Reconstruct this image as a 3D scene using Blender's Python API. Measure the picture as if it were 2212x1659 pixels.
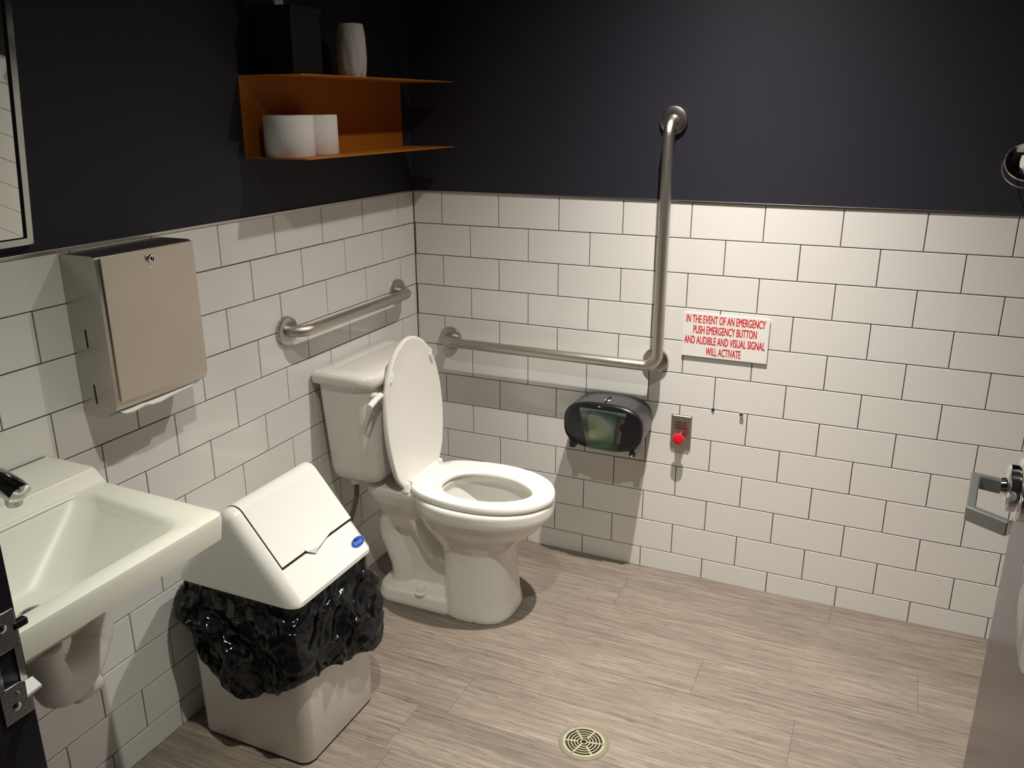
import bpy, bmesh, math, random
from mathutils import Vector, Matrix, noise
random.seed(7)
PI = math.pi
for o in list(bpy.data.objects): bpy.data.objects.remove(o, do_unlink=True)
sc = bpy.context.scene
COL = sc.collection

# ------------------------------------------------------------------ camera, world, lights, exposure
cam_d = bpy.data.cameras.new('camera'); cam = bpy.data.objects.new('camera', cam_d); COL.objects.link(cam)
cam_d.sensor_fit = 'HORIZONTAL'; cam_d.sensor_width = 36.0; cam_d.lens = 1832.956 / 2212 * 36.0
cam_d.clip_start = 0.02
CR = ((0.91215, 0.40980, -0.00280), (0.12448, -0.28367, -0.95081), (-0.39046, 0.86690, -0.30980))
R_ = Matrix((CR[0], [-v for v in CR[1]], [-v for v in CR[2]])).transposed()
cam.matrix_world = Matrix.Translation((1.47486, -2.48119, 1.46574)) @ R_.to_4x4()
sc.camera = cam

w = bpy.data.worlds.new('world'); sc.world = w; w.use_nodes = True
w.node_tree.nodes['Background'].inputs[0].default_value = (1.0, 0.95, 0.88, 1)
w.node_tree.nodes['Background'].inputs[1].default_value = 0.01

def spot(name, loc, target, power, color, radius, n=8.5, wide=0.10):
    """small downlight lamp with a narrow reflector beam: intensity falls off as cos(angle)^n plus a wide spill"""
    d = bpy.data.lights.new(name, 'SPOT'); o = bpy.data.objects.new(name, d); COL.objects.link(o)
    o.location = loc; d.energy = power; d.color = color; d.spot_size = math.radians(150); d.spot_blend = 0.5
    d.shadow_soft_size = radius
    o.rotation_euler = (Vector(target) - Vector(loc)).to_track_quat('-Z', 'Y').to_euler()
    d.use_nodes = True; nt = d.node_tree; em = nt.nodes['Emission']
    tc = nt.nodes.new('ShaderNodeTexCoord'); sx = nt.nodes.new('ShaderNodeSeparateXYZ'); nt.links.new(tc.outputs['Normal'], sx.inputs[0])
    def mth(op, a, b):
        q = nt.nodes.new('ShaderNodeMath'); q.operation = op
        for i, v in enumerate((a, b)):
            if isinstance(v, (int, float)): q.inputs[i].default_value = v
            else: nt.links.new(v, q.inputs[i])
        return q.outputs[0]
    z = mth('ABSOLUTE', sx.outputs['Z'], 0)
    st = mth('ADD', mth('MULTIPLY', mth('POWER', z, n), 1 - wide), mth('MULTIPLY', z, wide))
    nt.links.new(st, em.inputs['Strength'])
    return o
LAMP_A = (1.03, -0.54, 2.21)
LAMP_B = (1.00, -1.53, 2.21)
spot('downlight_beam', LAMP_A, (LAMP_A[0] + 0.10, LAMP_A[1] + 0.0, 0.0), 305, (1.0, 0.93, 0.845), 0.016, n=7.6, wide=0.045)
spot('downlight_beam', LAMP_B, (LAMP_B[0], LAMP_B[1] + 0.24, 0.0), 150, (0.98, 0.985, 0.83), 0.016, n=7.5, wide=0.02)

sc.view_settings.view_transform = 'Standard'; sc.view_settings.look = 'None'
sc.view_settings.gamma = 1.0; sc.view_settings.use_curve_mapping = False
sc.view_settings.exposure = 0.0

# ------------------------------------------------------------------ materials
def lin(c):
    return tuple((v / 255 / 12.92 if v / 255 <= 0.04045 else ((v / 255 + 0.055) / 1.055) ** 2.4) for v in c)
def mat(name, col, rough=0.5, metal=0.0, coat=0.0, spec=0.5, trans=0.0, noise_amt=0.0, noise_scale=40, bump=0.0, bump_scale=200, emit=None, ior=1.45):
    m = bpy.data.materials.new(name); m.use_nodes = True
    nt = m.node_tree; b = nt.nodes['Principled BSDF']
    b.inputs['Base Color'].default_value = (*col, 1); b.inputs['Roughness'].default_value = rough
    b.inputs['Metallic'].default_value = metal; b.inputs['Coat Weight'].default_value = coat
    b.inputs['Specular IOR Level'].default_value = spec; b.inputs['Transmission Weight'].default_value = trans
    b.inputs['IOR'].default_value = ior
    tc = nt.nodes.new('ShaderNodeTexCoord')
    if noise_amt:
        n = nt.nodes.new('ShaderNodeTexNoise'); n.inputs['Scale'].default_value = noise_scale; n.inputs['Detail'].default_value = 4
        nt.links.new(tc.outputs['Object'], n.inputs['Vector'])
        mx = nt.nodes.new('ShaderNodeMix'); mx.data_type = 'RGBA'
        mx.inputs['A'].default_value = (*[v * (1 - noise_amt) for v in col], 1); mx.inputs['B'].default_value = (*[min(1, v * (1 + noise_amt)) for v in col], 1)
        nt.links.new(n.outputs['Fac'], mx.inputs['Factor']); nt.links.new(mx.outputs['Result'], b.inputs['Base Color'])
    if bump:
        n2 = nt.nodes.new('ShaderNodeTexNoise'); n2.inputs['Scale'].default_value = bump_scale; n2.inputs['Detail'].default_value = 3
        nt.links.new(tc.outputs['Object'], n2.inputs['Vector'])
        bp = nt.nodes.new('ShaderNodeBump'); bp.inputs['Strength'].default_value = bump; bp.inputs['Distance'].default_value = 0.002
        nt.links.new(n2.outputs['Fac'], bp.inputs['Height']); nt.links.new(bp.outputs['Normal'], b.inputs['Normal'])
    if emit:
        b.inputs['Emission Color'].default_value = (*emit[:3], 1); b.inputs['Emission Strength'].default_value = emit[3]
    return m
M = {}
M['tile'] = mat('white_glazed_tile', (0.78, 0.77, 0.75), 0.10, spec=0.5, noise_amt=0.012, noise_scale=6, bump=0.05, bump_scale=18)
M['grout'] = mat('brown_grey_grout', lin((96, 84, 72)), 0.9, noise_amt=0.2, noise_scale=120)
M['navy'] = mat('navy_wall_paint', (0.024, 0.0235, 0.034), 0.6, spec=0.3, noise_amt=0.06, noise_scale=5, bump=0.08, bump_scale=250)
M['navy_gloss'] = mat('navy_enamel', (0.020, 0.018, 0.032), 0.22, spec=0.5, bump=0.05, bump_scale=120)
M['white_paint'] = mat('dark_ceiling_paint', (0.05, 0.05, 0.06), 0.9, noise_amt=0.04)
M['steel'] = mat('brushed_steel', (0.50, 0.47, 0.43), 0.30, 1.0, noise_amt=0.06, noise_scale=30, bump=0.06, bump_scale=500)
M['steel_peen'] = mat('peened_steel', (0.56, 0.53, 0.48), 0.33, 1.0, noise_amt=0.05, noise_scale=60, bump=0.35, bump_scale=700)
M['chrome'] = mat('polished_chrome', (0.68, 0.68, 0.69), 0.07, 1.0, noise_amt=0.03, noise_scale=20)
M['fitting'] = mat('fitting_chrome', (0.72, 0.72, 0.66), 0.22, 0.8, noise_amt=0.05)
M['dull_chrome'] = mat('satin_chrome', (0.55, 0.55, 0.55), 0.25, 1.0, noise_amt=0.08, noise_scale=60, bump=0.1, bump_scale=400)
M['china'] = mat('vitreous_china', (0.80, 0.78, 0.74), 0.10, coat=0.4, noise_amt=0.01, noise_scale=4)
M['sink_china'] = mat('sink_china', (0.78, 0.77, 0.70), 0.36, coat=0.0, noise_amt=0.01, noise_scale=4)
M['seat'] = mat('white_seat_plastic', (0.86, 0.84, 0.80), 0.22, noise_amt=0.01, noise_scale=6)
M['can'] = mat('white_powder_coat', (0.84, 0.82, 0.80), 0.28, noise_amt=0.012, noise_scale=30, bump=0.04, bump_scale=500)
M['black'] = mat('matte_black', (0.002, 0.002, 0.002), 0.7, noise_amt=0.1)
M['black_plastic'] = mat('black_plastic', (0.008, 0.008, 0.010), 0.30, noise_amt=0.1)
M['smoke'] = mat('smoke_grey_plastic', (0.035, 0.035, 0.038), 0.28, noise_amt=0.1, noise_scale=20)
M['bag'] = mat('black_polythene', (0.004, 0.005, 0.0065), 0.12, spec=0.42, noise_amt=0.1, bump=0.2, bump_scale=45)
def crumple(m):
    nt = m.node_tree; b = nt.nodes['Principled BSDF']
    for l in list(b.inputs['Normal'].links): nt.links.remove(l)
    tc = nt.nodes.new('ShaderNodeTexCoord'); n = nt.nodes.new('ShaderNodeTexNoise'); n.inputs['Scale'].default_value = 9; n.inputs['Detail'].default_value = 2
    nt.links.new(tc.outputs['Object'], n.inputs['Vector'])
    sc_ = nt.nodes.new('ShaderNodeVectorMath'); sc_.operation = 'SCALE'; sc_.inputs['Scale'].default_value = 0.10; nt.links.new(n.outputs['Color'], sc_.inputs[0])
    ad = nt.nodes.new('ShaderNodeVectorMath'); nt.links.new(tc.outputs['Object'], ad.inputs[0]); nt.links.new(sc_.outputs[0], ad.inputs[1])
    prev = None
    for scale, dist in ((9, .075), (21, .012)):
        v = nt.nodes.new('ShaderNodeTexVoronoi'); v.inputs['Scale'].default_value = scale; nt.links.new(ad.outputs[0], v.inputs['Vector'])
        bp = nt.nodes.new('ShaderNodeBump'); bp.inputs['Strength'].default_value = 0.75; bp.inputs['Distance'].default_value = dist
        nt.links.new(v.outputs['Distance'], bp.inputs['Height'])
        if prev: nt.links.new(prev.outputs[0], bp.inputs['Normal'])
        prev = bp
    nt.links.new(prev.outputs[0], b.inputs['Normal'])
crumple(M['bag'])
M['orange'] = mat('orange_powder_coat', (0.46, 0.155, 0.012), 0.5, noise_amt=0.06, noise_scale=60, bump=0.1, bump_scale=400)
M['paper'] = mat('white_tissue_paper', (0.80, 0.78, 0.75), 0.95, noise_amt=0.03, noise_scale=80, bump=0.3, bump_scale=300)
M['vase'] = mat('rough_white_ceramic', (0.62, 0.60, 0.56), 0.7, noise_amt=0.06, noise_scale=60, bump=0.9, bump_scale=70)
M['plate_white'] = mat('white_sign_plastic', (0.84, 0.82, 0.80), 0.4, noise_amt=0.01)
M['red'] = mat('red_lettering', (0.62, 0.012, 0.016), 0.5, noise_amt=0.02)
M['red_button'] = mat('red_button_plastic', (0.75, 0.012, 0.02), 0.3, noise_amt=0.05)
M['ink'] = mat('black_lettering', (0.01, 0.008, 0.008), 0.5, noise_amt=0.02)
M['blue'] = mat('blue_logo', (0.015, 0.07, 0.36), 0.35, noise_amt=0.05)
M['pale_blue'] = mat('pale_blue_lettering', (0.16, 0.30, 0.78), 0.4, noise_amt=0.02)
M['white_ink'] = mat('white_lettering', (0.70, 0.70, 0.68), 0.5, noise_amt=0.02)
M['brass'] = mat('drain_nickel', (0.46, 0.42, 0.29), 0.45, 0.5, noise_amt=0.10, noise_scale=60)
M['brass_dull'] = mat('drain_ring', (0.19, 0.17, 0.125), 0.75, 0.0, noise_amt=0.2, noise_scale=50)
M['pipe'] = mat('white_pipe_cover', (0.86, 0.84, 0.84), 0.45, noise_amt=0.03, noise_scale=20)
M['hose'] = mat('braided_hose', (0.16, 0.13, 0.10), 0.5, 0.4, noise_amt=0.3, noise_scale=300)
M['blue_plug'] = mat('blue_wall_plug', (0.012, 0.014, 0.10), 0.4, noise_amt=0.05)
M['mirror'] = mat('mirror_silver', (0.86, 0.88, 0.84), 0.01, 1.0, noise_amt=0.002)
M['water'] = mat('water', (0.85, 0.9, 0.9), 0.02, trans=0.9, noise_amt=0.01, ior=1.33)
M['grey_plate'] = mat('grey_engraved_plate', (0.34, 0.35, 0.33), 0.4, 0.2, noise_amt=0.05)
M['lamp'] = mat('lamp_lens', (0.9, 0.85, 0.75), 0.4, emit=(1.0, 0.88, 0.7, 6.0))
M['subfloor'] = mat('subfloor', (0.05, 0.045, 0.04), 0.9, noise_amt=0.1)

def clear_plastic():
    m = bpy.data.materials.new('clear_plastic'); m.use_nodes = True; nt = m.node_tree
    nt.nodes.remove(nt.nodes['Principled BSDF'])
    t = nt.nodes.new('ShaderNodeBsdfTransparent'); t.inputs[0].default_value = (0.95, 0.96, 0.955, 1)
    g = nt.nodes.new('ShaderNodeBsdfGlossy'); g.inputs['Roughness'].default_value = 0.12
    x = nt.nodes.new('ShaderNodeMixShader'); f = nt.nodes.new('ShaderNodeFresnel'); f.inputs[0].default_value = 1.4
    nt.links.new(f.outputs[0], x.inputs[0]); nt.links.new(t.outputs[0], x.inputs[1]); nt.links.new(g.outputs[0], x.inputs[2])
    nt.links.new(x.outputs[0], nt.nodes['Material Output'].inputs[0])
    return m
M['clear'] = clear_plastic()

def leaf_card():
    m = bpy.data.materials.new('green_leaf_print'); m.use_nodes = True; nt = m.node_tree; b = nt.nodes['Principled BSDF']
    b.inputs['Roughness'].default_value = 0.35
    tc = nt.nodes.new('ShaderNodeTexCoord'); sp = nt.nodes.new('ShaderNodeSeparateXYZ'); nt.links.new(tc.outputs['Generated'], sp.inputs[0])
    def math_(op, a, bb):
        n = nt.nodes.new('ShaderNodeMath'); n.operation = op
        for i, v in enumerate((a, bb)):
            if isinstance(v, (int, float)): n.inputs[i].default_value = v
            else: nt.links.new(v, n.inputs[i])
        return n.outputs[0]
    X, Z = sp.outputs['X'], sp.outputs['Z']
    # distance from a big circle low left: inside = pale leaf, outside = dark green
    d = math_('SQRT', math_('ADD', math_('POWER', math_('SUBTRACT', X, 0.20), 2), math_('POWER', math_('MULTIPLY', math_('SUBTRACT', Z, 0.28), 1.25), 2)), 0)
    r = nt.nodes.new('ShaderNodeValToRGB'); nt.links.new(d, r.inputs[0])
    e = r.color_ramp.elements
    e[0].position = 0.0; e[0].color = (*lin((248, 250, 205)), 1)
    e[1].position = 0.26; e[1].color = (*lin((172, 222, 112)), 1)
    for p, c in ((0.55, (160, 208, 142)), (0.74, (182, 212, 184)), (0.77, (58, 118, 80)), (1.0, (62, 108, 82))):
        q = e.new(p); q.color = (*lin(c), 1)
    # second dark leaf top right
    d2 = math_('SQRT', math_('ADD', math_('POWER', math_('SUBTRACT', X, 0.92), 2), math_('POWER', math_('MULTIPLY', math_('SUBTRACT', Z, 0.80), 1.3), 2)), 0)
    mk = math_('LESS_THAN', d2, 0.24)
    mx = nt.nodes.new('ShaderNodeMix'); mx.data_type = 'RGBA'; nt.links.new(mk, mx.inputs['Factor'])
    nt.links.new(r.outputs[0], mx.inputs['A']); mx.inputs['B'].default_value = (*lin((42, 168, 90)), 1)
    # dark lower half
    lo = math_('MULTIPLY', math_('LESS_THAN', Z, 0.27), math_('MINIMUM', math_('MULTIPLY', math_('SUBTRACT', 0.30, Z), 8), 1.0))
    mx2 = nt.nodes.new('ShaderNodeMix'); mx2.data_type = 'RGBA'; nt.links.new(lo, mx2.inputs['Factor'])
    nt.links.new(mx.outputs['Result'], mx2.inputs['A']); mx2.inputs['B'].default_value = (*lin((68, 150, 86)), 1)
    nt.links.new(mx2.outputs['Result'], b.inputs['Base Color'])
    return m
M['leaf'] = leaf_card()

def plank_mat():
    m = bpy.data.materials.new('grey_wood_grain'); m.use_nodes = True; nt = m.node_tree; b = nt.nodes['Principled BSDF']
    tc = nt.nodes.new('ShaderNodeTexCoord'); oi = nt.nodes.new('ShaderNodeObjectInfo')
    off = nt.nodes.new('ShaderNodeVectorMath'); off.operation = 'SCALE'; off.inputs[0].default_value = (7.3, 13.1, 3.7)
    nt.links.new(oi.outputs['Random'], off.inputs['Scale'])
    ad = nt.nodes.new('ShaderNodeVectorMath'); nt.links.new(tc.outputs['Object'], ad.inputs[0]); nt.links.new(off.outputs[0], ad.inputs[1])
    def streak(sx, sy, detail, rough=0.6, dist=0.0):
        mp = nt.nodes.new('ShaderNodeMapping'); mp.inputs['Scale'].default_value = (sx, sy, 1); nt.links.new(ad.outputs[0], mp.inputs[0])
        n = nt.nodes.new('ShaderNodeTexNoise'); n.inputs['Scale'].default_value = 1.0; n.inputs['Detail'].default_value = detail
        n.inputs['Roughness'].default_value = rough; n.inputs['Distortion'].default_value = dist
        nt.links.new(mp.outputs[0], n.inputs['Vector']); return n.outputs['Fac']
    a = streak(5.5, 110, 6, 0.70, 0.1); r = nt.nodes.new('ShaderNodeValToRGB'); nt.links.new(a, r.inputs[0])
    e = r.color_ramp.elements
    e[0].position = 0.22; e[0].color = (*lin((102, 93, 85)), 1); e[1].position = 0.80; e[1].color = (*lin((170, 158, 146)), 1)
    q = e.new(0.5); q.color = (*lin((136, 125, 115)), 1)
    # fine dark dashes
    c = streak(20, 480, 3, 0.6); r2 = nt.nodes.new('ShaderNodeValToRGB'); nt.links.new(c, r2.inputs[0])
    r2.color_ramp.elements[0].position = 0.30; r2.color_ramp.elements[0].color = (0.30, 0.28, 0.26, 1)
    r2.color_ramp.elements[1].position = 0.43; r2.color_ramp.elements[1].color = (1, 1, 1, 1)
    c3 = streak(1.1, 7, 2); r3 = nt.nodes.new('ShaderNodeValToRGB'); nt.links.new(c3, r3.inputs[0])
    r3.color_ramp.elements[0].position = 0.3; r3.color_ramp.elements[0].color = (0.72, 0.70, 0.70, 1)
    r3.color_ramp.elements[1].position = 0.7; r3.color_ramp.elements[1].color = (1.0, 1.0, 1.0, 1)
    m1 = nt.nodes.new('ShaderNodeMix'); m1.data_type = 'RGBA'; m1.blend_type = 'MULTIPLY'; m1.inputs['Factor'].default_value = 0.85
    nt.links.new(r.outputs[0], m1.inputs['A']); nt.links.new(r2.outputs[0], m1.inputs['B'])
    m2 = nt.nodes.new('ShaderNodeMix'); m2.data_type = 'RGBA'; m2.blend_type = 'MULTIPLY'; m2.inputs['Factor'].default_value = 1.0
    nt.links.new(m1.outputs['Result'], m2.inputs['A']); nt.links.new(r3.outputs[0], m2.inputs['B'])
    nt.links.new(m2.outputs['Result'], b.inputs['Base Color'])
    b.inputs['Roughness'].default_value = 0.42; b.inputs['Specular IOR Level'].default_value = 0.35
    bp = nt.nodes.new('ShaderNodeBump'); bp.inputs['Strength'].default_value = 0.25; bp.inputs['Distance'].default_value = 0.001
    nt.links.new(c, bp.inputs['Height']); nt.links.new(bp.outputs['Normal'], b.inputs['Normal'])
    return m
M['plank'] = plank_mat()

# ------------------------------------------------------------------ mesh helpers
def wloc(o):
    v = Vector((0, 0, 0))
    while o: v = v + o.location; o = o.parent
    return v
def link_mesh(name, me, m, parent=None, smooth=None):
    if not isinstance(m, (list, tuple)): m = [m]
    for x in m: me.materials.append(x)
    if smooth is not None:
        for p in me.polygons: p.use_smooth = True
        me.set_sharp_from_angle(angle=math.radians(smooth))
    o = bpy.data.objects.new(name, me); COL.objects.link(o)
    if parent: o.parent = parent
    return o
def obj(name, bm, m, parent=None, smooth=None, label=None, recalc=True):
    """bm holds world coordinates; the object takes its parent's origin."""
    if recalc: bmesh.ops.recalc_face_normals(bm, faces=bm.faces)
    if parent: bmesh.ops.translate(bm, verts=bm.verts, vec=-wloc(parent))
    me = bpy.data.meshes.new(name); bm.to_mesh(me); bm.free()
    o = link_mesh(name, me, m, parent, smooth)
    if label: o['label'] = label
    return o
def thing(name, label, cat, loc=(0, 0, 0), group=None):
    o = bpy.data.objects.new(name, None); COL.objects.link(o); o.location = loc; o.empty_display_size = 0.05
    o['label'] = label; o['category'] = cat
    if group: o['group'] = group
    return o
def tag(o, label, cat, group=None):
    o['label'] = label; o['category'] = cat
    if group: o['group'] = group
    return o
def struct(name, bm, m, label, smooth=None):
    o = obj(name, bm, m, None, smooth); o['kind'] = 'structure'; o['label'] = label; return o
def box(bm, x0, x1, y0, y1, z0, z1, bev=0.0, seg=2, mi=0):
    r = bmesh.ops.create_cube(bm, size=1.0); vs = r['verts']
    for v in vs: v.co = Vector((x0 + (v.co.x + .5) * (x1 - x0), y0 + (v.co.y + .5) * (y1 - y0), z0 + (v.co.z + .5) * (z1 - z0)))
    fs = set(f for v in vs for f in v.link_faces)
    for f in fs: f.material_index = mi
    if bev:
        es = list(set(e for f in fs for e in f.edges))
        bmesh.ops.bevel(bm, geom=es, offset=bev, segments=seg, profile=0.5, affect='EDGES')
    return bm
def B(): return bmesh.new()
def bbox(*a, **k): return box(B(), *a, **k)
def loft(bm, rings, cap0=True, cap1=True, closed=True):
    vr = [[bm.verts.new(p) for p in r] for r in rings]; n = len(vr[0])
    for a, b in zip(vr, vr[1:]):
        for i in range(n if closed else n - 1):
            j = (i + 1) % n; bm.faces.new((a[i], a[j], b[j], b[i]))
    if cap0: bm.faces.new(vr[0][::-1])
    if cap1: bm.faces.new(vr[-1])
    return vr
def tube(bm, pts, rad, n=16, caps=True):
    pts = [Vector(p) for p in pts]; rings = []; up = None
    for i, p in enumerate(pts):
        t = ((pts[min(i + 1, len(pts) - 1)] - p).normalized() + (p - pts[max(i - 1, 0)]).normalized()).normalized()
        if up is None: up = t.orthogonal().normalized()
        up = (up - t * up.dot(t)).normalized(); s = t.cross(up)
        r = rad[i] if isinstance(rad, (list, tuple)) else rad
        rings.append([p + r * (math.cos(2 * PI * k / n) * up + math.sin(2 * PI * k / n) * s) for k in range(n)])
    loft(bm, rings, caps, caps); return bm
def fillet(pts, r, n=8):
    """polyline with rounded corners"""
    pts = [Vector(p) for p in pts]; out = [pts[0]]
    for a, b, c in zip(pts, pts[1:], pts[2:]):
        d1 = (a - b).normalized(); d2 = (c - b).normalized(); ang = d1.angle(d2); t = r / math.tan(ang / 2)
        p0 = b + d1 * t; p1 = b + d2 * t; cen = b + (d1 + d2).normalized() * (r / math.sin(ang / 2))
        u = p0 - cen; v = p1 - cen; tot = u.angle(v)
        for k in range(n + 1):
            s = k / n; out.append(cen + (math.sin((1 - s) * tot) * u + math.sin(s * tot) * v) / math.sin(tot))
    out.append(pts[-1]); return out
def lathe(bm, prof, origin, axis='z', n=32, cap=True):
    O = Vector(origin); rings = []
    for r, h in prof:
        ring = []
        for k in range(n):
            a = 2 * PI * k / n; c, s = r * math.cos(a), r * math.sin(a)
            ring.append(O + {'z': Vector((c, s, h)), 'x': Vector((h, c, s)), 'y': Vector((c, h, s)), '-y': Vector((c, -h, s)), '-x': Vector((-h, c, s))}[axis])
        rings.append(ring)
    loft(bm, rings, cap, cap); return bm
def rrect(hx, hy, r, n=6):
    """rounded rectangle outline, counter-clockwise from +x side"""
    out = []
    for cx, cy, a0 in ((hx - r, hy - r, 0), (-hx + r, hy - r, PI / 2), (-hx + r, -hy + r, PI), (hx - r, -hy + r, 1.5 * PI)):
        for k in range(n + 1):
            a = a0 + k / n * PI / 2; out.append((cx + r * math.cos(a), cy + r * math.sin(a)))
    return out
def catmull(pts, n=6, closed=True):
    m = len(pts); out = []
    for i in range(m if closed else m - 1):
        p = [Vector(pts[(i + k) % m] if closed else pts[max(0, min(m - 1, i + k))]) for k in (-1, 0, 1, 2)]
        for k in range(n):
            t = k / n
            out.append(0.5 * ((2 * p[1]) + (-p[0] + p[2]) * t + (2 * p[0] - 5 * p[1] + 4 * p[2] - p[3]) * t * t + (-p[0] + 3 * p[1] - 3 * p[2] + p[3]) * t ** 3))
    if not closed: out.append(Vector(pts[-1]))
    return out
def text(name, s, size, m, parent, origin, xdir, ydir, sx=1.0, bold=0.0, align='CENTER', extrude=0.0004, fat=0.0):
    """lettering as mesh lying in the plane of xdir, ydir; origin = centre of the baseline"""
    cu = bpy.data.curves.new(name, 'FONT'); cu.body = s; cu.size = size; cu.align_x = align; cu.extrude = extrude; cu.offset = bold
    cu.resolution_u = 4
    t = bpy.data.objects.new(name, cu); COL.objects.link(t)
    dg = bpy.context.evaluated_depsgraph_get(); me = bpy.data.meshes.new_from_object(t.evaluated_get(dg))
    bpy.data.objects.remove(t); bpy.data.curves.remove(cu)
    X = Vector(xdir).normalized(); Y = Vector(ydir).normalized(); Z = X.cross(Y)
    O = Vector(origin) - (wloc(parent) if parent else Vector((0, 0, 0)))
    for v in me.vertices: v.co = O + X * v.co.x * sx + Y * v.co.y + Z * v.co.z
    if fat:                                  # thicken the stems sideways
        bm = bmesh.new(); bm.from_mesh(me); src = list(bm.verts) + list(bm.edges) + list(bm.faces)
        for i_, d in enumerate((-fat, -fat / 2, fat / 2, fat)):
            g = bmesh.ops.duplicate(bm, geom=src)['geom']
            bmesh.ops.translate(bm, verts=[e for e in g if isinstance(e, bmesh.types.BMVert)], vec=X * d + Z * (i_ + 1) * 3e-5)
        bm.to_mesh(me); bm.free()
    me.materials.clear(); me.name = name
    return link_mesh(name, me, m, parent)
def baked(o):
    """replace an object's mesh by its evaluated one"""
    dg = bpy.context.evaluated_depsgraph_get(); me = bpy.data.meshes.new_from_object(o.evaluated_get(dg))
    o.modifiers.clear(); o.data = me
    for p in me.polygons: p.use_smooth = True
    return o

# ------------------------------------------------------------------ room shell
XR, YF, ZC = 2.30, -2.03, 2.235
S = 0.1032; ZT = 11.6642 * S            # row pitch, top of the tiling
GAP = 0.0026
def wall_bm(along, lo, hi):
    bm = B()
    for (z0, z1, off, mi) in ((-0.02, ZT + 0.004, 0.0022, 0), (ZT + 0.004, ZC, 0.0, 1)):
        if along == 'x': box(bm, lo, hi, off, 0.10, z0, z1, mi=mi)
        else: box(bm, -0.10, -off, lo, hi, z0, z1, mi=mi)
    return bm
wall_back = struct('wall_back', wall_bm('x', -0.1, XR + 0.1), [M['grout'], M['navy']], 'back wall with white tile wainscot below navy paint')
wall_left = struct('wall_left', wall_bm('y', YF - 0.12, 0.0), [M['grout'], M['navy']], 'left wall with white tile wainscot below navy paint')
bm = B(); box(bm, XR, XR + .1, YF - .12, 0, -.02, ZT, mi=0); box(bm, XR, XR + .1, YF - .12, 0, ZT, ZC, mi=1)
struct('wall_right', bm, [M['tile'], M['navy']], 'right wall beyond the open door')
bm = B()
XJ = 0.746                               # left jamb face
box(bm, 0, XJ - 0.045, YF - .11, YF - .004, -.02, ZC); box(bm, 1.715, XR, YF - .11, YF - .004, -.02, ZC); box(bm, XJ - .045, 1.715, YF - .11, YF - .004, 2.12, ZC)
struct('wall_front', bm, M['navy'], 'front wall with the doorway the picture is taken through')
struct('ceiling', bbox(-.1, XR + .1, YF - .12, .1, ZC, ZC + .05), M['white_paint'], 'flat ceiling above the room')
floor = struct('floor', bbox(-.1, XR + .1, -3.2, .1, -.06, -.0022), M['subfloor'], 'grey wood plank floor')

# wall tiles, each its own object
def tile_mesh(wd, ht):
    bm = bbox(0, wd, 0, 0.006, 0, ht)
    es = [e for e in bm.edges if all(v.co.y < 1e-5 for v in e.verts)]
    bmesh.ops.bevel(bm, geom=es, offset=0.0011, segments=2, profile=0.5, affect='EDGES')
    bmesh.ops.recalc_face_normals(bm, faces=bm.faces)
    me = bpy.data.meshes.new('tile'); bm.to_mesh(me); bm.free(); me.materials.append(M['tile'])
    return me
cache = {}
def lay(wall, u_start, u_end, a, wpitch, place, rng):
    for r in range(12):
        ztop = ZT - r * S; zbot = max(ZT - (r + 1) * S, -0.0015)
        u = a + (0 if r % 2 == 0 else wpitch / 2) - 2 * wpitch
        while u < u_end:
            lo, hi = max(u, u_start), min(u + wpitch, u_end); u += wpitch
            if hi - lo < 0.012: continue
            key = (round(hi - lo, 4), round(ztop - zbot, 4))
            if key not in cache: cache[key] = tile_mesh(hi - lo - GAP, ztop - zbot - GAP)
            o = bpy.data.objects.new('tile', cache[key]); COL.objects.link(o); o.parent = wall
            d = rng.uniform(-0.0002, 0.0002)
            place(o, lo + GAP / 2, hi - GAP / 2, zbot + GAP / 2, d, rng)
def place_back(o, lo, hi, z, d, rng):
    o.location = (lo, d, z); o.rotation_euler = (rng.gauss(0, .0012), 0, rng.gauss(0, .0012))
def place_left(o, lo, hi, z, d, rng):
    o.location = (-d, -lo, z)
    o.rotation_euler = (0, rng.gauss(0, .0012), 0)
lay(wall_back, 0.0005, XR, 0.10590, 0.205905, place_back, random.Random(1))
# left wall: local x runs along -y, local y points into the wall (-x)
def tile_mesh_left_fix():
    pass
_rngL = random.Random(2)
def place_left2(o, lo, hi, z, d, rng):
    o.location = (-d, -hi, z); o.rotation_euler = (0, rng.gauss(0, .0012), PI / 2)
lay(wall_left, 0.0005, -(YF - .12), 0.097928, 0.203446, place_left2, _rngL)
# steel trim on top of the tiling
t1 = struct('trim_1', bbox(0, XR, -.0035, .003, ZT - .0008, ZT + .0055, bev=.0008), M['steel'], 'thin steel edge strip on top of the back wall tiles')
t2 = struct('trim_2', bbox(-.003, .0035, YF - .1, 0, ZT - .0008, ZT + .0055, bev=.0008), M['steel'], 'thin steel edge strip on top of the left wall tiles')

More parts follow.
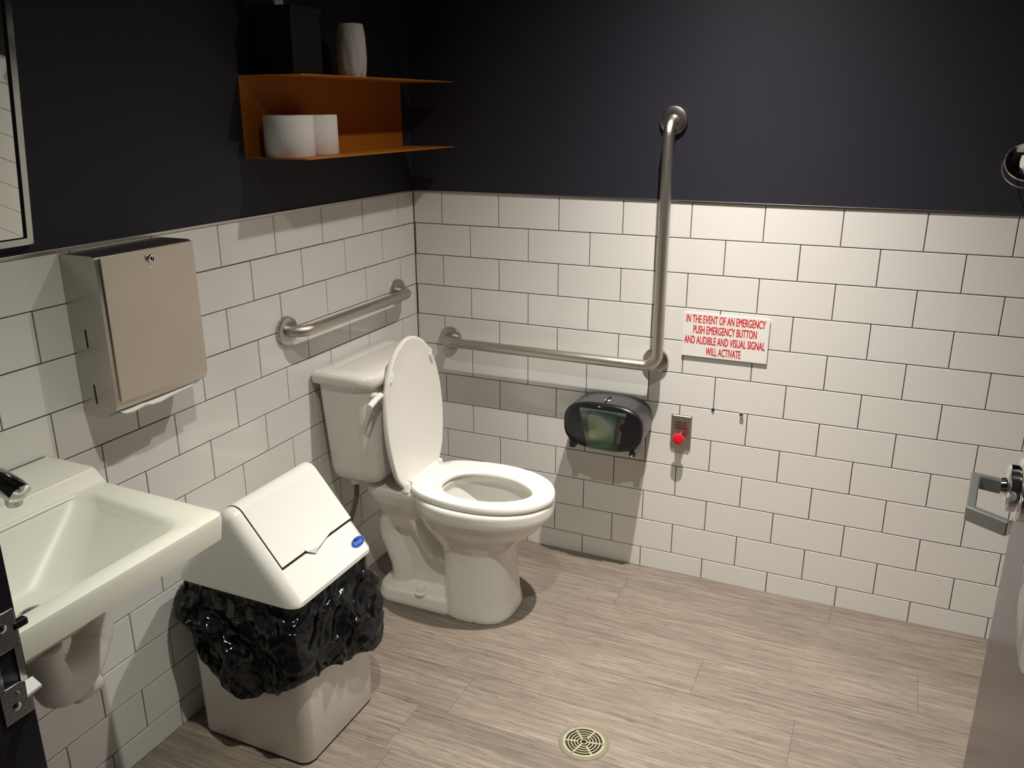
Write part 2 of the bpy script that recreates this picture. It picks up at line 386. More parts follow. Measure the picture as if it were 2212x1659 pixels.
# floor planks
PW = 0.1625; y0 = -0.1005
rows = [(y0 + PW, y0, 1.437), (y0, y0 - PW, 0.818), (y0 - PW, y0 - 2 * PW, 1.678), (y0 - 2 * PW, y0 - 3 * PW, 1.133), (y0 - 3 * PW, y0 - 4 * PW, 1.396),
        (y0 - 4 * PW, y0 - 5 * PW, 0.584), (y0 - 5 * PW, y0 - 6 * PW, 0.505)]
for k in range(6, 19): rows.append((y0 - k * PW, y0 - (k + 1) * PW, 0.3 + (k * 0.437) % 1.2))
for (ya, yb, j) in rows:
    ya = min(ya, 0.001)
    if ya <= -3.2: break
    x = j
    while x > 0: x -= 1.22
    while x < XR:
        lo, hi = max(x, 0.0), min(x + 1.22, XR); x += 1.22
        if hi - lo < .03: continue
        g = 0.00035
        bm = bbox(lo + g, hi - g, yb + g, ya - g, -.0030, 0.0)
        o = obj('plank', bm, M['plank'], floor)
        c = Vector(((lo + hi) / 2, (ya + yb) / 2, 0))
        for v in o.data.vertices: v.co -= c
        o.location = c

# ------------------------------------------------------------------ door frame and open door
bm = B()
prof = [(XJ - .05, YF), (XJ, YF), (XJ, YF - .048), (XJ + .016, YF - .048), (XJ + .016, YF - .085), (XJ, YF - .085), (XJ, YF - .13), (XJ - .05, YF - .13)]
loft(bm, [[Vector((x, y, z)) for x, y in prof] for z in (0, 2.08)])
bmesh.ops.bevel(bm, geom=[e for e in bm.edges if abs(e.verts[0].co.z - e.verts[1].co.z) > 1], offset=.002, segments=2, affect='EDGES')
jamb = struct('trim_3', bm, M['navy_gloss'], 'navy steel door jamb with strike plate at the left')
# strike plate with cut-out, in the plane x = XJ
zc, hh = 0.953, 0.058
ya, yb = YF - .003, YF - .033
bm = B()
X0, X1 = XJ - .0005, XJ + .0018
box(bm, X0, X1, yb, ya, zc + .018, zc + hh, bev=.0006); box(bm, X0, X1, yb, ya, zc - hh, zc - .020, bev=.0006)
box(bm, X0, X1, yb, yb + .006, zc - .021, zc + .019); box(bm, X0, X1, ya - .007, ya, zc - .021, zc + .019)
sp = obj('strike_plate', bm, M['dull_chrome'], jamb)
# curled lip, lamplight on its metal put in as white; small dark lug at top
bm = B()
loft(bm, [[Vector((XJ + .0012, YF - .006, z)), Vector((XJ + .0012, YF + .002, z)), Vector((XJ + .021, YF - .003, z)), Vector((XJ + .023, YF - .020, z))] for z in (.9275, .9302)])
obj('strike_lip', bm, M['plate_white'], sp, label='bright tab of the strike plate, lamplight put in as white')
obj('strike_lug', bbox(XJ - .006, XJ + .003, ya - .004, ya + .012, zc + .034, zc + .042, bev=.002), M['black_plastic'], sp)
for (yy, zz, r) in ((YF - .017, zc + .043, .0042), (YF - .019, zc - .043, .0042), (YF - .016, zc - .030, .002)):
    bm = B(); lathe(bm, [(r, 0), (r, .0008), (r * .6, .0018), (.0005, .0020)], (XJ + .0016, yy, zz), 'x', 14); obj('screw', bm, M['chrome'], sp, 40)
obj('strike_pocket', bbox(XJ - .03, XJ - .0004, yb + .004, ya - .005, zc - .021, zc + .019), M['black'], sp, label='dark pocket behind the strike plate')

DX = 1.690
door = struct('door_1', bbox(DX, DX + .044, YF - .01, -1.112, 0.008, 2.07, bev=.0015), M['navy_gloss'], 'navy door standing open into the room at the right, catching the wall\'s reflection')
door.data.materials[0] = mat('navy_door_enamel', (0.034, 0.030, 0.042), 0.20, spec=0.6, bump=0.04, bump_scale=60)
LY, LZ = -1.182, 0.948
bm = B(); lathe(bm, [(.046, 0), (.046, .010), (.042, .013), (.034, .014), (.034, .024), (.030, .027), (.014, .028), (.012, .034)], (DX, LY, LZ), '-x', 40)
rose = obj('lever_rose', bm, M['chrome'], door, 35, label='stepped chrome rose of the door lever')
# return lever: square shank, grip towards the hinge, bent back to the door
path = [(DX - .030, LY, LZ), (1.624, LY + .004, LZ + .002), (1.613, LY - .104, LZ - .004), (1.656, LY - .140, LZ - .001)]
def bar(bm, path, hz, th):
    P = [Vector(p) for p in path]; rings = []
    for i, p in enumerate(P):
        d1 = (P[i] - P[i - 1]).normalized() if i else None; d2 = (P[i + 1] - P[i]).normalized() if i < len(P) - 1 else None
        n1 = Vector((0, 0, 1)).cross(d1).normalized() if d1 else None; n2 = Vector((0, 0, 1)).cross(d2).normalized() if d2 else None
        if n1 and n2: nn = (n1 + n2).normalized(); nn /= max(.5, nn.dot(n1))
        else: nn = n1 or n2
        z = Vector((0, 0, hz / 2)); rings.append([p + nn * th / 2 + z, p - nn * th / 2 + z, p - nn * th / 2 - z, p + nn * th / 2 - z])
    loft(bm, rings); return bm
bm = bar(B(), path, .021, .012)
bmesh.ops.bevel(bm, geom=list(bm.edges), offset=.0016, segments=2, affect='EDGES')
obj('lever_handle', bm, mat('worn_satin_lever', (.74, .74, .73), .30, .9, noise_amt=.06, noise_scale=120), rose, 35, label='flat chrome return lever')
# round black plate with a grey face on the door, below the lever
bm = B(); lathe(bm, [(.100, 0), (.100, .0025), (.098, .0038), (.090, .0040), (.001, .0040)], (DX, -1.376, .888), '-x', 64)
sg = obj('door_plate', bm, M['black_plastic'], door, 35, label='round black plate under the door lever')
bm = B(); lathe(bm, [(.0915, .0038), (.0910, .0048), (.001, .0048)], (DX, -1.380, .884), '-x', 64); obj('plate_face', bm, M['grey_plate'], sg, 35, label='grey plate face')

# ------------------------------------------------------------------ toilet
YC = -0.420
def ring(u0, af, ab, wd, n, z, k=56):
    out = []
    for i in range(k):
        a = 2 * PI * i / k; c, s = math.cos(a), math.sin(a)
        ex = 2.0 / n
        out.append(Vector((u0 + (af if c > 0 else ab) * math.copysign(abs(c) ** ex, c), YC + wd * math.copysign(abs(s) ** ex, s), z)))
    return out
toilet = thing('toilet', 'white two-piece toilet with its seat lid raised in the corner', 'toilet', (0.40, YC, 0))
bm = B()
secs = [(0.43, .130, .085, .116, 3.0, 0.0), (0.43, .130, .085, .116, 3.0, 0.012), (0.43, .122, .084, .112, 3.0, .05), (0.43, .115, .084, .108, 3.0, .12), (0.43, .111, .086, .106, 2.9, .185),
        (0.43, .118, .105, .108, 2.5, .22), (0.43, .150, .14, .122, 2.25, .252), (0.43, .190, .17, .139, 2.15, .285), (0.43, .218, .18, .152, 2.15, .315), (0.43, .230, .185, .158, 2.15, .334),
        (0.43, .238, .186, .1655, 2.15, .338), (0.43, .240, .188, .168, 2.15, .352), (0.43, .240, .188, .168, 2.15, .376), (0.43, .234, .184, .163, 2.15, .384),
        (0.44, .190, .120, .122, 2.1, .386), (0.44, .183, .110, .112, 2.1, .378), (0.44, .195, .118, .124, 2.1, .352), (0.44, .180, .105, .115, 2.1, .31), (0.44, .13, .085, .088, 2.0, .25), (0.44, .07, .06, .055, 2.0, .20), (0.44, .045, .045, .04, 2.0, .165)]
loft(bm, [ring(*s) for s in secs])
# rear deck, spine and plinth
def rr(xc, hx, hy, r, z): return [Vector((xc + x, YC + y, z)) for x, y in rrect(hx, hy, r)]
loft(bm, [rr(.200, .070, .060, .05, .235), rr(.198, .082, .078, .05, .285), rr(.195, .093, .099, .045, .330), rr(.195, .097, .111, .038, .362), rr(.195, .097, .112, .035, .377), rr(.195, .093, .109, .032, .385)])
loft(bm, [rr(.26, .115, .035, .03, .03), rr(.25, .125, .040, .035, .2), rr(.22, .11, .06, .05, .33)])
loft(bm, [rr(.265, .152, .114, .065, 0), rr(.265, .152, .114, .065, .014), rr(.265, .145, .107, .06, .040), rr(.265, .138, .100, .055, .047)])
# trapway swelling
tp = catmull([(.47, .165), (.38, .150), (.310, .175), (.262, .245), (.215, .292), (.160, .275), (.142, .215), (.165, .150), (.182, .095), (.182, .03)], 8, False)
rings = []
for i, p in enumerate(tp):
    t = (tp[min(i + 1, len(tp) - 1)] - tp[max(i - 1, 0)]).normalized(); nrm = Vector((-t.y, t.x))
    rr_ = .044; hv = .072 if i > 14 else .052
    rings.append([Vector((p.x + nrm.x * rr_ * math.cos(a), YC + hv * math.sin(a), p.y + nrm.y * rr_ * math.cos(a))) for a in [2 * PI * k / 24 for k in range(24)]])
loft(bm, rings)
bowl = obj('bowl', bm, M['china'], toilet)
md = bowl.modifiers.new('r', 'REMESH'); md.mode = 'VOXEL'; md.voxel_size = 0.0036
ms = bowl.modifiers.new('s', 'SMOOTH'); ms.factor = 0.5; ms.iterations = 4
baked(bowl)
bm = B(); bmesh.ops.create_circle(bm, cap_ends=True, segments=32, radius=.078)
for v in bm.verts: v.co = Vector((.44 + v.co.x * .95, YC + v.co.y * .88, .236))
obj('water', bm, M['water'], toilet)
bm = B(); lathe(bm, [(.021, 0), (.021, .006), (.015, .008), (.0145, .020), (.011, .027), (.004, .030)], (.280, YC - .093, .045), 'z', 24); obj('bolt_cap', bm, M['seat'], toilet, 40)
# tank and tank lid
def rrf(x0, x1, hy, r, z, rb=.012):
    """outline with large front corners, small rear ones"""
    out = []
    for cx, cy, a0, q in ((x1 - r, hy - r, 0, r), (x0 + rb, hy - rb, PI / 2, rb), (x0 + rb, -hy + rb, PI, rb), (x1 - r, -hy + r, 1.5 * PI, r)):
        for k in range(9):
            a = a0 + k / 8 * PI / 2; out.append(Vector((cx + q * math.cos(a), YC + cy + q * math.sin(a), z)))
    return out
bm = B()
loft(bm, [rrf(.055, .155, .120, .03, .408), rrf(.042, .172, .145, .045, .412), rrf(.034, .180, .158, .052, .428), rrf(.030, .183, .164, .055, .455), rrf(.026, .187, .170, .055, .54), rrf(.022, .190, .178, .055, .64), rrf(.020, .192, .184, .055, .722)])
obj('tank', bm, M['china'], toilet, 60)
bm = B()
loft(bm, [rrf(.010, .200, .192, .055, .719), rrf(.006, .206, .198, .06, .724), rrf(.006, .207, .199, .06, .744), rrf(.009, .203, .195, .058, .752), rrf(.016, .195, .187, .054, .7565), rrf(.05, .17, .15, .04, .758)])
obj('tank_lid', bm, M['china'], toilet, 60)
# flush lever on the tank front
bm = tube(B(), [(.184, -.576, .694), (.206, -.576, .694)], .010, 16)
hd = obj('flush_lever', bm, M['seat'], toilet, 40)
bm = B(); pp = catmull([(.209, -.572, .696), (.213, -.596, .695), (.217, -.622, .692), (.222, -.650, .687)], 5, False)
tube(bm, pp, [.0095 - .004 * abs(math.sin(i / len(pp) * 5)) * (.3 if i < 8 else .2) for i in range(len(pp))], 12); obj('lever_arm', bm, M['seat'], hd, 50)
# seat ring, hinge, raised lid
half = [(.258, .094), (.300, .128), (.37, .149), (.45, .157), (.53, .148), (.60, .119), (.650, .070), (.673, .0)]
outl = half + [(x, -y) for x, y in half[-2::-1]]
outl = catmull([(x, y) for x, y in outl], 6, False)
hole = [(.330, .0), (.338, .042), (.368, .074), (.42, .092), (.48, .093), (.54, .076), (.59, .041), (.609, .0)]
hol = [(x, y - .008) for x, y in hole + [(x, -y) for x, y in hole[-2:0:-1]]]
hol = catmull(hol, 6)
def resample(poly, n, start):
    """n points around the closed outline, by angle about the seat centre"""
    cx, cy = .46, 0.0; out = []
    m = len(poly)
    for i in range(n):
        a = start + 2 * PI * i / n; d = Vector((math.cos(a), math.sin(a))); best = None
        for k in range(m):
            p = poly[k] - Vector((cx, cy)); q = poly[(k + 1) % m] - Vector((cx, cy)); e = q - p
            den = d.x * e.y - d.y * e.x
            if abs(den) < 1e-12: continue
            t = (p.x * e.y - p.y * e.x) / den; s = (p.x * d.y - p.y * d.x) / den
            if t > 0 and -1e-6 <= s <= 1 + 1e-6 and (best is None or t > best): best = t
        out.append(Vector((cx, cy)) + d * best)
    return out
NS = 96
RO = resample(outl, NS, 0); RH = resample(hol, NS, 0)
def lerp(a, b, t): return a + (b - a) * t
bm = B(); rings = []
for t, z in ((0.0, .388), (-.012, .393), (-.012, .400), (.03, .4055), (.30, .4075), (.70, .4065), (.95, .403), (1.02, .396), (1.0, .389)):
    rings.append([Vector((*lerp(RO[i], RH[i], t), z)) + Vector((0, YC, 0)) for i in range(NS)])
vr = loft(bm, rings + [rings[0]], False, False)
bmesh.ops.remove_doubles(bm, verts=bm.verts, dist=1e-6)
obj('seat', bm, M['seat'], toilet, 50)
bm = tube(B(), [(.250, YC - .082, .402), (.250, YC + .082, .402)], .0105, 16)
for s in (-1, 1): tube(bm, [(.250, YC + s * .100, .386), (.250, YC + s * .100, .398), (.252, YC + s * .098, .412)], [.014, .012, .008], 14)
box(bm, .236, .262, YC - .112, YC + .112, .384, .392, bev=.003)
obj('hinge', bm, M['seat'], toilet, 40)
# raised lid leaning on the tank
th = math.radians(3.4); H0 = Vector((.244, YC - .008, .394))
def lidp(p, off):
    d = p.x - .258
    return H0 + Vector((-math.sin(th) * d, p.y, math.cos(th) * d * 1.055)) + Vector((math.cos(th), 0, math.sin(th))) * off
cen = Vector((.46, 0)); rings = []
for s, off in ((.96, -.013), (1.0, -.010), (1.012, -.004), (1.012, .003), (.995, .0055), (.965, .0045), (.90, .002), (.70, -.001), (.35, -.0025), (.05, -.003)):
    rings.append([lidp(cen + (p - cen) * s, off) for p in RO])
bm = B(); loft(bm, rings); obj('seat_lid', bm, M['seat'], toilet, 50)
for q in (Vector((.575, .118)), Vector((.575, -.118))):
    c = lidp(q, .004); e = lidp(q + Vector((.028, -.012 if q.y > 0 else .012)), .004)
    tube(bm := B(), [c, c + (e - c) * .5 + Vector((.002, 0, 0)), e], [.004, .005, .004], 10); obj('bumper', bm, M['pipe'], toilet, 50)
# supply hose beside the tank
bm = tube(B(), [(.075, YC - .105, .412), (.075, YC - .105, .385)], .017, 16); obj('supply_nut', bm, M['seat'], toilet, 40)
bm = tube(B(), catmull([(.075, YC - .105, .388), (.074, YC - .107, .345), (.068, YC - .115, .305), (.052, YC - .125, .25), (.03, YC - .13, .20), (.004, YC - .13, .18)], 6, False), .0075, 12)
obj('supply_hose', bm, M['hose'], toilet, 60)

# ------------------------------------------------------------------ waste bin
BX, BY = .2225, -1.072
binb = thing('waste_bin', 'white swing-top waste bin with black liner beside the sink', 'bin', (BX, BY, 0))
def bx(hx, hy, r, z, n=7): return [Vector((BX + x, BY + y, z)) for x, y in rrect(hx, hy, r, n)]
bm = B(); loft(bm, [bx(.158, .140, .03, .006), bx(.160, .142, .03, .010), bx(.163, .147, .03, .428)])
obj('bin_body', bm, M['can'], binb, 50)
bm = B(); loft(bm, [bx(.152, .134, .028, 0), bx(.152, .134, .028, .0075)]); obj('bin_foot', bm, M['black_plastic'], binb, 40)
# gable lid
HW, ZB, HH, RR_ = .172, .440, .212, .030
nx = HH / math.hypot(HW, HH); slope = Vector((HW, -HH)).normalized()
def gable(d, lip=.010, n=8):
    hw = HW - d / nx; h = HH * hw / HW
    a = math.atan2(h, hw); rad = max(.004, RR_ - d)
    # tangent arc at ridge
    tlen = rad * math.tan(a) ; cz = ZB + h - rad / math.cos(a)
    pts = [(hw, ZB - lip), (hw, ZB)]
    for k in range(n + 1):
        an = PI / 2 - a + (2 * a) * k / n
        an = (PI / 2 - a) + 2 * a * k / n
        pts.append((rad * math.cos(an), cz + rad * math.sin(an)))
    pts += [(-hw, ZB), (-hw, ZB - lip)]
    return pts
Y0, Y1, RB = -1.222, -.918, .026
rings = []
for k in range(7):
    t = k / 6 * PI / 2; d = RB * (1 - math.sin(t)); yy = Y0 + RB * (1 - math.cos(t)); rings.append([Vector((BX + x, yy, z)) for x, z in gable(d)])
for k in range(7):
    t = (1 - k / 6) * PI / 2; d = RB * (1 - math.sin(t)); yy = Y1 - RB * (1 - math.cos(t)); rings.append([Vector((BX + x, yy, z)) for x, z in gable(d)])
bm = B(); loft(bm, rings); lid = obj('bin_lid', bm, M['can'], binb, 38)
def strip(ya, yb, s_end, off, back=5):
    """band following the lid profile from behind the ridge down the room-side slope"""
    pr = gable(0)[1:-1]                       # from +x base over ridge to -x base
    seq = pr[::-1]                            # -x base .. ridge .. +x base
    seq = seq[1:]                             # start at ridge arc, wall side
    out = []
    for i, (x, z) in enumerate(seq[:-1]):
        cz = ZB + HH - RR_ / math.cos(math.atan2(HH, HW)); v = Vector((x, z - cz)).normalized()
        out.append((x + v.x * off, z + v.y * off))
    x, z = seq[-2]; xe, ze = seq[-1]; nr = Vector((HH, HW)).normalized()
    out.append((x + (xe - x) * s_end + nr.x * off, z + (ze - z) * s_end + nr.y * off))
    return [[Vector((BX + x, yy, z)) for x, z in out] for yy in (ya, yb)]
def band(name, ya, yb, s_end, o0, o1, m, parent):
    a0 = strip(ya, yb, s_end, o0); a1 = strip(ya, yb, s_end, o1)
    bm = B(); loft(bm, [a0[0] + a1[0][::-1], a0[1] + a1[1][::-1]]); return obj(name, bm, m, parent, 30)
S_END = .63
band('flap_gap', -1.1935, -.9265, S_END + .022, -.004, .0004, M['black'], lid)
band('flap', -1.1905, -.9295, S_END, -.003, .0016, M['can'], lid)
# logo on the slope
sl_u = Vector((0, 1, 0)); sl_v = Vector((-HW, 0, HH)).normalized(); sl_n = Vector((HH, 0, HW)).normalized()
LC = Vector((BX + HW, 0, ZB)) + sl_v * .030; LC.y = -.956
def disc(name, a, b, m, parent, off, th_=.0003, n=36):
    bm = B(); loft(bm, [[LC + sl_u * a * math.cos(t) + sl_v * b * math.sin(t) + sl_n * (off + d) for t in [2 * PI * k / n for k in range(n)]] for d in (-.0004, th_)]); return obj(name, bm, m, parent)
lg = disc('logo_badge', .0255, .0125, M['pale_blue'], binb, .0003)
disc('logo_oval', .0240, .0112, M['blue'], lg, .0006)
text('lettering', 'frost', .0135, M['pale_blue'], lg, LC + sl_n * .0011 - sl_v * .0048, sl_u, sl_v, 1.15, .0002, extrude=.0002)
bm = B(); q = LC + sl_v * .0062 - sl_u * .003; loft(bm, [[q + sl_u * x * .001 + sl_v * y * .001 + sl_n * d for x, y in ((-7, 0), (-5, 3.2), (0, 4.0), (4, 2.8), (6, .5), (3, -1.2), (0, -.4), (-4, -1.6))] for d in (.0004, .0012)])
obj('logo_mark', bm, M['ink'], lg)
# liner: skirt of black polythene
per = rrect(.163, .147, .03, 7)
def perim(n):
    L = [0]; m = len(per)
    for i in range(m): a, b = per[i], per[(i + 1) % m]; L.append(L[-1] + math.hypot(b[0] - a[0], b[1] - a[1]))
    out = []
    for k in range(n):
        s = L[-1] * k / n; i = max(j for j in range(m) if L[j] <= s); a, b = per[i], per[(i + 1) % m]; t = (s - L[i]) / (L[i + 1] - L[i])
        p = Vector((a[0] + (b[0] - a[0]) * t, a[1] + (b[1] - a[1]) * t)); e = Vector((b[0] - a[0], b[1] - a[1])).normalized()
        out.append((p, Vector((e.y, -e.x)), s))
    return out
hem_pts = [(-.185, -.14, .330), (-.17, -.155, .300), (-.145, -.165, .255), (-.115, -.168, .218), (-.06, -.168, .190), (-.02, -.168, .166), (.025, -.168, .172), (.10, -.168, .205), (.165, -.168, .250),
           (.183, -.15, .258), (.183, -.08, .236), (.183, .02, .205), (.183, .12, .176), (.17, .165, .19), (.0, .168, .24), (-.17, .165, .26), (-.185, .05, .28)]
def hem(p):
    ws = [1 / ((p.x - a) ** 2 + (p.y - b) ** 2 + 2e-5) ** 1.6 for a, b, c in hem_pts]; return sum(w_ * c for w_, (a, b, c) in zip(ws, hem_pts)) / sum(ws)
NP, NR = 300, 60; PP = perim(NP); grid = []
for (p, nr, s) in PP:
    zh = hem(p); col = []
    sm = Vector((p.x, p.y)).normalized()
    corner = min(abs(p.x) / .163, 1) * min(abs(p.y) / .147, 1)
    left = math.exp(-((p.x + .163) ** 2 + (p.y + .147) ** 2) / .0022)
    for j in range(NR + 1):
        t = j / NR; z = .429 + (zh - .429) * t
        flare = .004 if t < .13 else .004 + .020 * math.sin(min(1, (t - .13) / .5) * PI / 2)
        q = Vector((p.x * 7, p.y * 7, z * 9 + (p.x - p.y) * 4))
        rg = 0; 
        for f, a in ((1.0, 1.0), (2.1, .50), (4.3, .10)):
            rg += a * (1 - 2.6 * abs(noise.noise(q * f + Vector((3.1 * f, 1.7, 0)))))
        amp = .019 * min(1, max(0, t - .12) / .22)
        o_ = flare + amp * (rg - .55) + left * .016 * t
        if t > .93: o_ -= .006 * (t - .93) / .07
        o_ = max(o_, .0030)
        jz = .003 * noise.noise(Vector((p.x * 18, p.y * 18, 9))) * t
        col.append(Vector((BX + p.x + nr.x * o_, BY + p.y + nr.y * o_, z + jz)))
    grid.append(col)
bm = B(); V = [[bm.verts.new(c) for c in col] for col in grid]
for i in range(NP):
    k = (i + 1) % NP
    for j in range(NR): bm.faces.new((V[i][j], V[k][j], V[k][j + 1], V[i][j + 1]))
liner = obj('bin_liner', bm, M['bag'], None, 75)
tag(liner, 'crumpled black plastic liner hanging over the rim of the white bin', 'bin liner')
# scrap of paper caught in the flap
def slp(y, d, off):
    """point on the slope: d metres down from the flap edge"""
    x, z = gable(0)[-3 if False else 1]
    e = Vector((BX + HW, 0, ZB)); full = math.hypot(HW, HH) - RR_ * math.tan(math.atan2(HH, HW))
    p = e + sl_v * (full * (1 - S_END) - d) + sl_n * off; p.y = y; return p
bm = B()
A_, B_, C_, D_, E_ = slp(-1.112, -.004, .003), slp(-1.000, -.004, .003), slp(-1.072, .010, .010), slp(-1.090, .018, .004), slp(-1.110, .003, .006)
for d in (0,):
    va = [bm.verts.new(p) for p in (A_, B_, C_, D_, E_)]
    bm.faces.new((va[0], va[1], va[2])); bm.faces.new((va[0], va[2], va[4])); bm.faces.new((va[4], va[2], va[3]))
o = obj('paper_scrap', bm, M['paper']); o.modifiers.new('t', 'SOLIDIFY').thickness = .0006
tag(o, 'small folded scrap of white paper towel caught under the bin flap', 'paper')

# ------------------------------------------------------------------ wash basin
SY = -1.700
sink = thing('wash_basin', 'white wall-hung wash basin beside the bin', 'sink', (0, SY, .60))
RIM = .785
def srect(x0, x1, hy0, hy1, r, z, n=7):
    """outline from wall x0 to front x1; half width hy0 at the wall, hy1 at the front"""
    out = []
    for cx, hy, sg_, a0 in ((x1 - r, hy1, 1, 0), (x0 + r, hy0, 1, PI / 2), (x0 + r, hy0, -1, PI), (x1 - r, hy1, -1, 1.5 * PI)):
        for k in range(n + 1):
            a = a0 + k / n * PI / 2; out.append(Vector((cx + r * math.cos(a), SY + sg_ * (hy - r) + r * math.sin(a), z)))
    return out
bm = B()
loft(bm, [srect(.12, .25, .08, .08, .05, .600), srect(.10, .28, .11, .11, .06, .612), srect(.05, .33, .155, .14, .05, .665), srect(.012, .375, .20, .18, .03, .712), srect(.003, .436, .254, .242, .018, .729), srect(.002, .444, .262, .251, .016, .734),
          srect(.002, .448, .265, .254, .016, .772), srect(.003, .446, .264, .253, .016, .781), srect(.006, .440, .260, .248, .016, RIM),
          srect(.138, .416, .215, .197, .036, RIM), srect(.142, .411, .211, .192, .038, .7825), srect(.147, .405, .206, .185, .042, .776), srect(.152, .399, .200, .179, .048, .766), srect(.196, .348, .095, .087, .070, .692), srect(.203, .339, .084, .077, .066, .683), srect(.212, .325, .065, .06, .045, .678), srect(.225, .30, .04, .038, .03, .676)])
sk = obj('basin', bm, M['sink_china'], sink, 40)
# raised ledge at the wall
bm = B()
def lg_(x1, hy, z): return [Vector((.002, SY - hy, z)), Vector((x1, SY - hy, z)), Vector((x1, SY + hy, z)), Vector((.002, SY + hy, z))]
loft(bm, [lg_(.150, .266, RIM - .006), lg_(.142, .264, RIM + .002), lg_(.128, .258, .812), lg_(.124, .254, .8155)])
bmesh.ops.bevel(bm, geom=list(bm.edges), offset=.0035, segments=3, affect='EDGES')
obj('ledge', bm, M['sink_china'], sink, 60)
bm = B(); lathe(bm, [(.026, 0), (.026, .0015), (.021, .0025), (.0205, .0005), (.002, .0)], (.262, SY, .6765), 'z', 32); obj('drain_ring', bm, M['dull_chrome'], sink, 40)
bm = B(); lathe(bm, [(.017, 0), (.017, .003), (.010, .006), (.002, .007)], (.262, SY, .678), 'z', 28); obj('drain_plug', bm, M['black_plastic'], sink, 40)
# faucet on the ledge
fc = thing('faucet', 'chrome single-lever faucet on the basin ledge, mostly behind the door jamb', 'faucet', (.060, SY, .8155))
bm = B(); lathe(bm, [(.032, 0), (.032, .006), (.027, .012), (.024, .06), (.025, .085), (.020, .098), (.004, .102)], (.060, SY, .8155), 'z', 32); obj('faucet_body', bm, M['chrome'], fc, 50)
bm = B(); sp_ = catmull([(.065, SY, .865), (.10, SY, .895), (.15, SY, .912), (.215, SY, .914), (.265, SY, .904), (.290, SY, .893)], 6, False)
rr2 = [.025 - .007 * i / (len(sp_) - 1) for i in range(len(sp_))]; rr2[-1] = .004; rr2[-2] = .011
tube(bm, sp_, rr2, 20); obj('spout', bm, M['chrome'], fc, 60)
bm = B(); lathe(bm, [(.011, 0), (.0125, .004), (.0125, .018)], (.266, SY, .874), 'z', 24); obj('aerator', bm, M['dull_chrome'], fc, 40)
bm = tube(B(), catmull([(.05, SY, .915), (.045, SY, .935), (.085, SY, .955), (.14, SY, .968)], 5, False), [.018, .018, .016, .014, .013, .012, .011, .010, .010, .009, .009, .008, .008, .007, .006, .004], 14); obj('faucet_lever', bm, M['chrome'], fc, 60)
# covered trap under the basin
trap = obj('trap_cover', tube(B(), catmull([(.262, SY, .61), (.258, SY + .002, .56), (.250, SY + .018, .515), (.232, SY + .060, .494), (.212, SY + .105, .498), (.196, SY + .140, .525), (.188, SY + .152, .56), (.184, SY + .155, .64), (.184, SY + .155, .70)], 6, False),
                               [.030] * 6 + [.032] * 6 + [.034] * 18 + [.036] * 18 + [.034], 20), M['pipe'], sink, 60, label='white padded cover over the drain trap')
bm = B(); box(bm, .20, .25, SY + .05, SY + .115, .448, .478, bev=.012); obj('trap_cover_flap', bm, M['pipe'], trap, 50)

# ------------------------------------------------------------------ mirror
mt = math.radians(6.9); MO = Vector((.010, -1.404, 1.228)); MU = Vector((math.sin(mt), 0, math.cos(mt))); MN = Vector((math.cos(mt), 0, -math.sin(mt))); MV = Vector((0, -1, 0))
mir = thing('tilted_mirror', 'tilted wall mirror in a thin steel frame above the basin', 'mirror', (0, -1.404, 1.228))
def mbox(bm, v0, v1, u0, u1, n0, n1):
    vs = [bm.verts.new(MO + MV * v + MU * u + MN * n) for n in (n0, n1) for v, u in ((v0, u0), (v1, u0), (v1, u1), (v0, u1))]
    for f in ((0, 1, 2, 3), (4, 5, 6, 7), (0, 1, 5, 4), (1, 2, 6, 5), (2, 3, 7, 6), (3, 0, 4, 7)): bm.faces.new([vs[i] for i in f])
    return bm
MWd, MHt = .61, .80
bm = B(); fr = .012
mbox(bm, 0, fr, 0, MHt, -.006, .006); mbox(bm, MWd - fr, MWd, 0, MHt, -.006, .006); mbox(bm, fr, MWd - fr, 0, fr, -.006, .006); mbox(bm, fr, MWd - fr, MHt - fr, MHt, -.006, .006)
obj('mirror_frame', bm, mat('polished_steel_frame', (.62, .63, .60), .12, 1.0, noise_amt=.08, noise_scale=40), mir)
obj('mirror_backing', mbox(B(), fr, MWd - fr, fr, MHt - fr, -.005, .0005), M['black'], mir)
obj('mirror_glass', mbox(B(), fr + .0055, MWd - fr - .0055, fr + .002, MHt - fr - .003, .0005, .0025), M['mirror'], mir)
obj('mirror_bracket', bbox(.002, .030, -1.80, -1.60, 1.85, 1.90), M['steel'], mir)

# ------------------------------------------------------------------ paper towel dispenser
TY0, TY1 = -1.346, -1.096
td = thing('towel_dispenser', 'stainless steel paper towel dispenser on the left wall', 'dispenser', (0, (TY0 + TY1) / 2, .87))
pr = [(0.001, 1.199), (.088, 1.199), (.094, 1.196), (.097, 1.190), (.097, .900), (.093, .889), (.080, .884), (.060, .869), (.042, .865), (.020, .868), (.001, .872)]
bm = B(); loft(bm, [[Vector((x, y, z)) for x, z in pr] for y in (TY0, TY1)])
obj('dispenser_body', bm, M['steel'], td, 35)
DW = M['steel'].copy(); DW.name = 'brushed_steel_door'
bm = B(); box(bm, .0972, .1005, TY0 + .010, TY1 - .0005, .906, 1.196, bev=.0012)
dd = obj('dispenser_door', bm, mat('brushed_steel_panel', (.66, .60, .52), .42, 1.0, noise_amt=.07, noise_scale=9, bump=.1, bump_scale=300), td)
bm = B(); lathe(bm, [(.0095, 0), (.0095, .003), (.0075, .006), (.006, .006), (.0055, .004), (.001, .004)], (.1003, -1.217, 1.177), 'x', 24); lk = obj('lock', bm, M['chrome'], dd, 40)
obj('keyhole', bbox(.1040, .1065, -1.2178, -1.2162, 1.1735, 1.1805), M['black'], lk)
